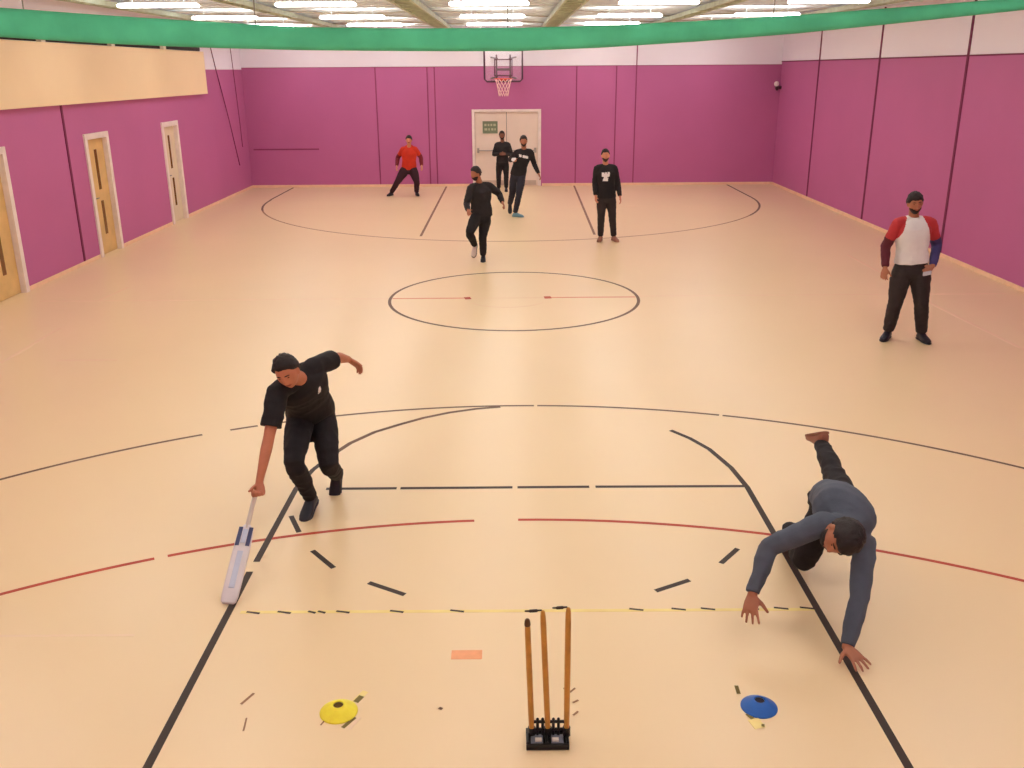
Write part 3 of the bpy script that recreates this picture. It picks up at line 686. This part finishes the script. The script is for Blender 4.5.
# batter at the far end
def bat_print(x, y, f, d):
    return 1 if (f > .2 and -.15 < y < -.095 and abs(x) < .10 and not (abs(x-.03) < .008)) else 0
person('person in a black top with a pale chest print striding forward, exit door behind', dict(
    head=(.277, 7.80, 1.665), neck=(.285, 7.86, 1.475), shR=(.125, 7.88, 1.41), shL=(.435, 7.84, 1.415), elR=(-.02, 8.02, 1.25), elL=(.52, 7.88, 1.15), wrR=(.045, 7.78, 1.27), wrL=(.61, 7.78, .96),
    pel=(.165, 7.92, .98), hipR=(.075, 7.92, .91), hipL=(.235, 7.90, .91), knR=(.02, 7.96, .50), knL=(.17, 7.72, .52), anR=(-.03, 8.25, .24), anL=(.085, 7.86, .085)),
    k=1.0, g=1.05, skin='brown', face=(0, -1, -.1), shirt=[BLK2, PRN], shirt_paint=bat_print, trousers=NAVY, shoe=T_shoe, shoes={'R': B_shoe}, glove='R', hair=H0,
    feet={'R': ((0, -.5, -.85), (0, -.85, .5)), 'L': ((1, -.45, 0), (0, 0, 1))}, hands={'R': dict(curl=(50, 60, 50))}, voxel=.012, seed=4)
# official behind
person('person in plain black, hands at the chest, standing closest to the exit door', dict(
    head=(-.222, 12.42, 1.49), neck=(-.21, 12.48, 1.30), shR=(-.365, 12.48, 1.24), shL=(-.055, 12.48, 1.24), elR=(-.45, 12.46, .99), elL=(.03, 12.46, .99), wrR=(-.27, 12.27, 1.01), wrL=(-.15, 12.27, 1.01),
    pel=(-.215, 12.52, .84), hipR=(-.30, 12.52, .78), hipL=(-.13, 12.52, .78), knR=(-.32, 12.48, .43), knL=(-.12, 12.48, .43), anR=(-.325, 12.52, .085), anL=(-.12, 12.52, .085)),
    k=.95, g=1.05, skin='dark', shirt=BLK, trousers=BLK2, shoe=B_shoe, hair=H0, hands={'R': dict(dir=(1, -.2, .1), palm=(0, 1, 0)), 'L': dict(dir=(-1, -.25, .1), palm=(0, 1, 0))}, voxel=.013, seed=5, wr=.005)
# fielder in black sweatshirt
def sweat_print(x, y, f, d):
    if f < .2: return 0
    if -.20 < y < -.115 and abs(x) < .075-.0*abs(y): return 1 if not (y > -.14 and .02 < abs(x) < .03) else 0
    if -.28 < y < -.225 and abs(x) < .05: return 1
    return 1 if (-.225 < y < -.20 and abs(x) < .035) else 0
person('person in a black sweatshirt with a white chest emblem standing right of the exit door', dict(
    head=(1.755, 4.60, 1.62), neck=(1.766, 4.65, 1.435), shR=(1.61, 4.65, 1.375), shL=(1.935, 4.65, 1.37), elR=(1.575, 4.68, 1.11), elL=(2.01, 4.68, 1.10), wrR=(1.585, 4.58, .88), wrL=(2.05, 4.58, .86),
    pel=(1.80, 4.67, .93), hipR=(1.715, 4.67, .86), hipL=(1.885, 4.67, .86), knR=(1.705, 4.63, .47), knL=(1.92, 4.63, .46), anR=(1.71, 4.68, .085), anL=(1.965, 4.68, .085)),
    k=.98, g=1.08, skin='light', shirt=[BLK2, PRN], shirt_paint=sweat_print, hem=-.2, trousers=TRK, shoe=Br_shoe, hair=dict(th=.010, line=.5, side=.1, back=-.45), feet={'R': ((-.3, -1, 0), (0, 0, 1)), 'L': ((.3, -1, 0), (0, 0, 1))}, voxel=.011, seed=6, shoulder_r=1.06, wr=.005)
# onlooker on the right in a raglan shirt
WHT = mat('white_cotton', (232, 226, 228), .8, .04, 6, bump=.15, bscale=60); RED = mat('red_cloth', (188, 52, 58), .8, .1, 6); MAR = mat('maroon_cloth', (92, 30, 44), .8, .1, 6); BLU = mat('navy_cloth', (66, 60, 112), .8, .15, 6)
def raglan(x, y, f, d):
    return 1 if (abs(x) > .105-.35*(y+.02) if y > -.22 else abs(x) > .185) and y > -.25 else 0
tt, J6 = person('person in a white shirt with red raglan sleeves standing by the right wall', dict(
    head=(4.635, -2.38, 1.655), neck=(4.675, -2.30, 1.475), shR=(4.50, -2.30, 1.40), shL=(4.885, -2.30, 1.405), elR=(4.415, -2.24, 1.12), elL=(5.04, -2.20, 1.125), wrR=(4.39, -2.36, .90), wrL=(4.925, -2.42, .925),
    pel=(4.72, -2.30, .955), hipR=(4.625, -2.30, .885), hipL=(4.825, -2.30, .885), knR=(4.575, -2.34, .485), knL=(4.86, -2.40, .475), anR=(4.56, -2.27, .088), anL=(4.93, -2.36, .088)),
    k=1.03, g=1.12, skin='brown', face=(-.12, -1, -.12), shirt=[WHT, RED], shirt_paint=raglan, hem=-.02, sleeve_mat={'R': [RED, MAR], 'L': [RED, BLU]}, trousers=TRK, leg_r=1.14, shoe=B_shoe, sole=B_shoe, collar=MAR,
    hair=dict(th=.016, line=.42, side=.1, back=-.45), feet={'R': ((-.75, -1, 0), (0, 0, 1)), 'L': ((.05, -1, 0), (0, 0, 1))}, hands={'R': dict(dir=(-.1, -.12, -1), palm=(.6, .6, 0)), 'L': dict(dir=(-.75, -.25, -.55), palm=(0, .8, -.5), curl=(25, 35, 25))}, voxel=.008, seed=7, wr=.007)
dv = (4.835, -2.515, .855)
bm = bmesh.new(); loft(bm, [(V(dv)+V((-.055, 0, -.006)), V((0, .007, 0)), V((0, 0, .018))), (V(dv)+V((-.05, 0, -.006)), V((0, .011, 0)), V((0, 0, .024))), (V(dv)+V((.035, 0, .01)), V((0, .011, 0)), V((0, 0, .024))), (V(dv)+V((.04, 0, .01)), V((0, .007, 0)), V((0, 0, .018)))], n=16, p=4)
tag(fin('handheld_device', bm, mat('device_grey', (190, 186, 196), .4), smooth=False, origin=dv), 'small pale grey device held at the hip by the person in the raglan shirt', 'device')

# runner grounding the bat
GRIP = V((-1.799, -7.50, .434)); TIP = V((-1.832, -8.172, .022)); AX = (TIP-GRIP).normalized()
def logo(x, y, f, d): return 1 if (f > .2 and -.13 < y < -.08 and -.10 < x < -.075) else 0
person('person in a black t-shirt and trousers bending low while running with a cricket bat', dict(
    head=(-1.592, -7.165, 1.205), neck=(-1.556, -6.997, 1.095), shR=(-1.675, -7.135, 1.05), shL=(-1.475, -6.85, 1.135), elR=(-1.722, -7.29, .785), elL=(-1.352, -6.60, 1.13), wrR=(-1.775, -7.445, .515), wrL=(-1.315, -6.37, 1.045),
    pel=(-1.584, -6.62, .725), hipR=(-1.655, -6.672, .68), hipL=(-1.50, -6.55, .65), knR=(-1.628, -7.05, .475), knL=(-1.42, -6.87, .385), anR=(-1.575, -6.855, .11), anL=(-1.440, -6.53, .15)),
    k=1.0, g=1.10, skin='ruddy', face=(-.04, -.93, -.36), headup=(-.22, -.2, .9), mid=(0, .0, .04), shirt=[BLK2, PRN], shirt_paint=logo, sleeve='short', hem=-.10, trousers=BLK2, leg_r=.98, shoe=B_shoe, sole=mat('shoe_sole', (60, 56, 70), .5),
    hair=dict(th=.016, line=.56, side=.22, back=-.35), beard=False, feet={'R': ((-.15, -.95, -.25), (0, -.2, 1)), 'L': ((-.1, -.6, -.85), (.0, -.85, .5))},
    hands={'R': dict(dir=(.10, -.60, -.80), palm=(-.2, -.75, .5), curls=((55, 75, 55),)*4, thumb=(.55, .25, .95), k=1.0), 'L': dict(dir=(.35, .1, -.30), palm=(0, -.6, -1), curl=(22, 32, 22))}, voxel=.0065, seed=8, wr=.008, brow=True)
# bat
M_blade = mat('bat_blade', (222, 212, 216), .5, .05, 8); M_grip = mat('bat_grip', (214, 196, 186), .7); M_stk = mat('bat_sticker', (58, 64, 104), .45); M_stk2 = mat('bat_face_sheet', (196, 200, 220), .4)
view = V((-.08, -13.2, 3.1))-(GRIP+TIP)/2; NB = nrm(view-AX*view.dot(AX)); NB = nrm(NB+AX.cross(NB)*.25); SB = AX.cross(NB)
t = empty('cricket_bat', TIP); tag(t, 'pale cricket bat with blue stickers, its toe on the floor past the yellow tape', 'cricket bat')
blen = .56; top = TIP-AX*blen
bm = bmesh.new(); RR = []
for s, wd, th in ((0, .036, .008), (.012, .047, .012), (.05, .053, .015), (.20, .054, .019), (.36, .054, .019), (.48, .052, .016), (.53, .044, .014), (.56, .020, .013)):
    RR.append((TIP-AX*s-NB*.0, SB*wd, NB*th))
loft(bm, RR, n=28, p=3.2); fin('blade', bm, M_blade, t, smooth=True, origin=TIP)
bm = bmesh.new(); tube(bm, [top+AX*.02, top-AX*.12, GRIP-AX*.10], [.0155, .0150, .0165], 14, sub=2); fin('handle', bm, M_grip, t, smooth=True, origin=TIP)
for s0, s1, sx0, sx1, m in ((.40, .535, -.046, -.020, M_stk), (.40, .535, .020, .046, M_stk), (.42, .52, -.016, .016, M_stk2), (.10, .36, -.018, .018, M_stk2)):
    bm = bmesh.new(); RR = []
    for s in (s0, s1): RR.append((TIP-AX*s+SB*((sx0+sx1)/2)+NB*.0155, SB*((sx1-sx0)/2), NB*.006))
    loft(bm, RR, n=16, p=5); fin('sticker', bm, m, t, origin=TIP)

# diving player on the right
person('person in a slate grey long sleeve top diving low with one hand on the floor', dict(
    head=(1.765, -8.57, .665), neck=(1.849, -8.392, .634), shR=(1.70, -8.43, .675), shL=(1.99, -8.36, .50), elR=(1.413, -8.42, .52), elL=(1.902, -8.592, .285), wrR=(1.300, -8.56, .30), wrL=(1.79, -8.77, .085),
    pel=(1.979, -7.93, .56), hipL=(2.049, -7.86, .51), hipR=(1.905, -7.94, .565), knR=(1.79, -7.95, .16), knL=(2.116, -7.42, .54), anR=(1.83, -7.50, .17), anL=(2.178, -6.98, .565)),
    k=1.04, g=1.02, skin='brown', face=(-.62, -.55, -.55), headup=(.62, -.55, .45), mid=(0, .0, .05), shirt=GREY, sleeve='long', hem=-.06, trousers=BLK2, leg_r=.95, shoe=Br_shoe, sole=Br_shoe,
    hair=dict(th=.018, line=.35, side=.10, back=-.45), beard=True, feet={'L': ((-.08, .85, -.42), (0, -.45, -.88)), 'R': ((0, .35, -1), (0, 1, .2))},
    hands={'R': dict(dir=(-.22, -.60, -.72), palm=(.3, .6, -.7), curls=((5, 12, 10), (12, 20, 15), (8, 15, 12), (18, 26, 18)), spread=.26, thumb=(.6, .9, .1)), 'L': dict(dir=(.35, -1, -.16), palm=(0, 0, -1), curls=((4, 8, 8),)*4, spread=.28, thumb=(.45, 1.0, .15))}, voxel=.0065, seed=9, wr=.008)
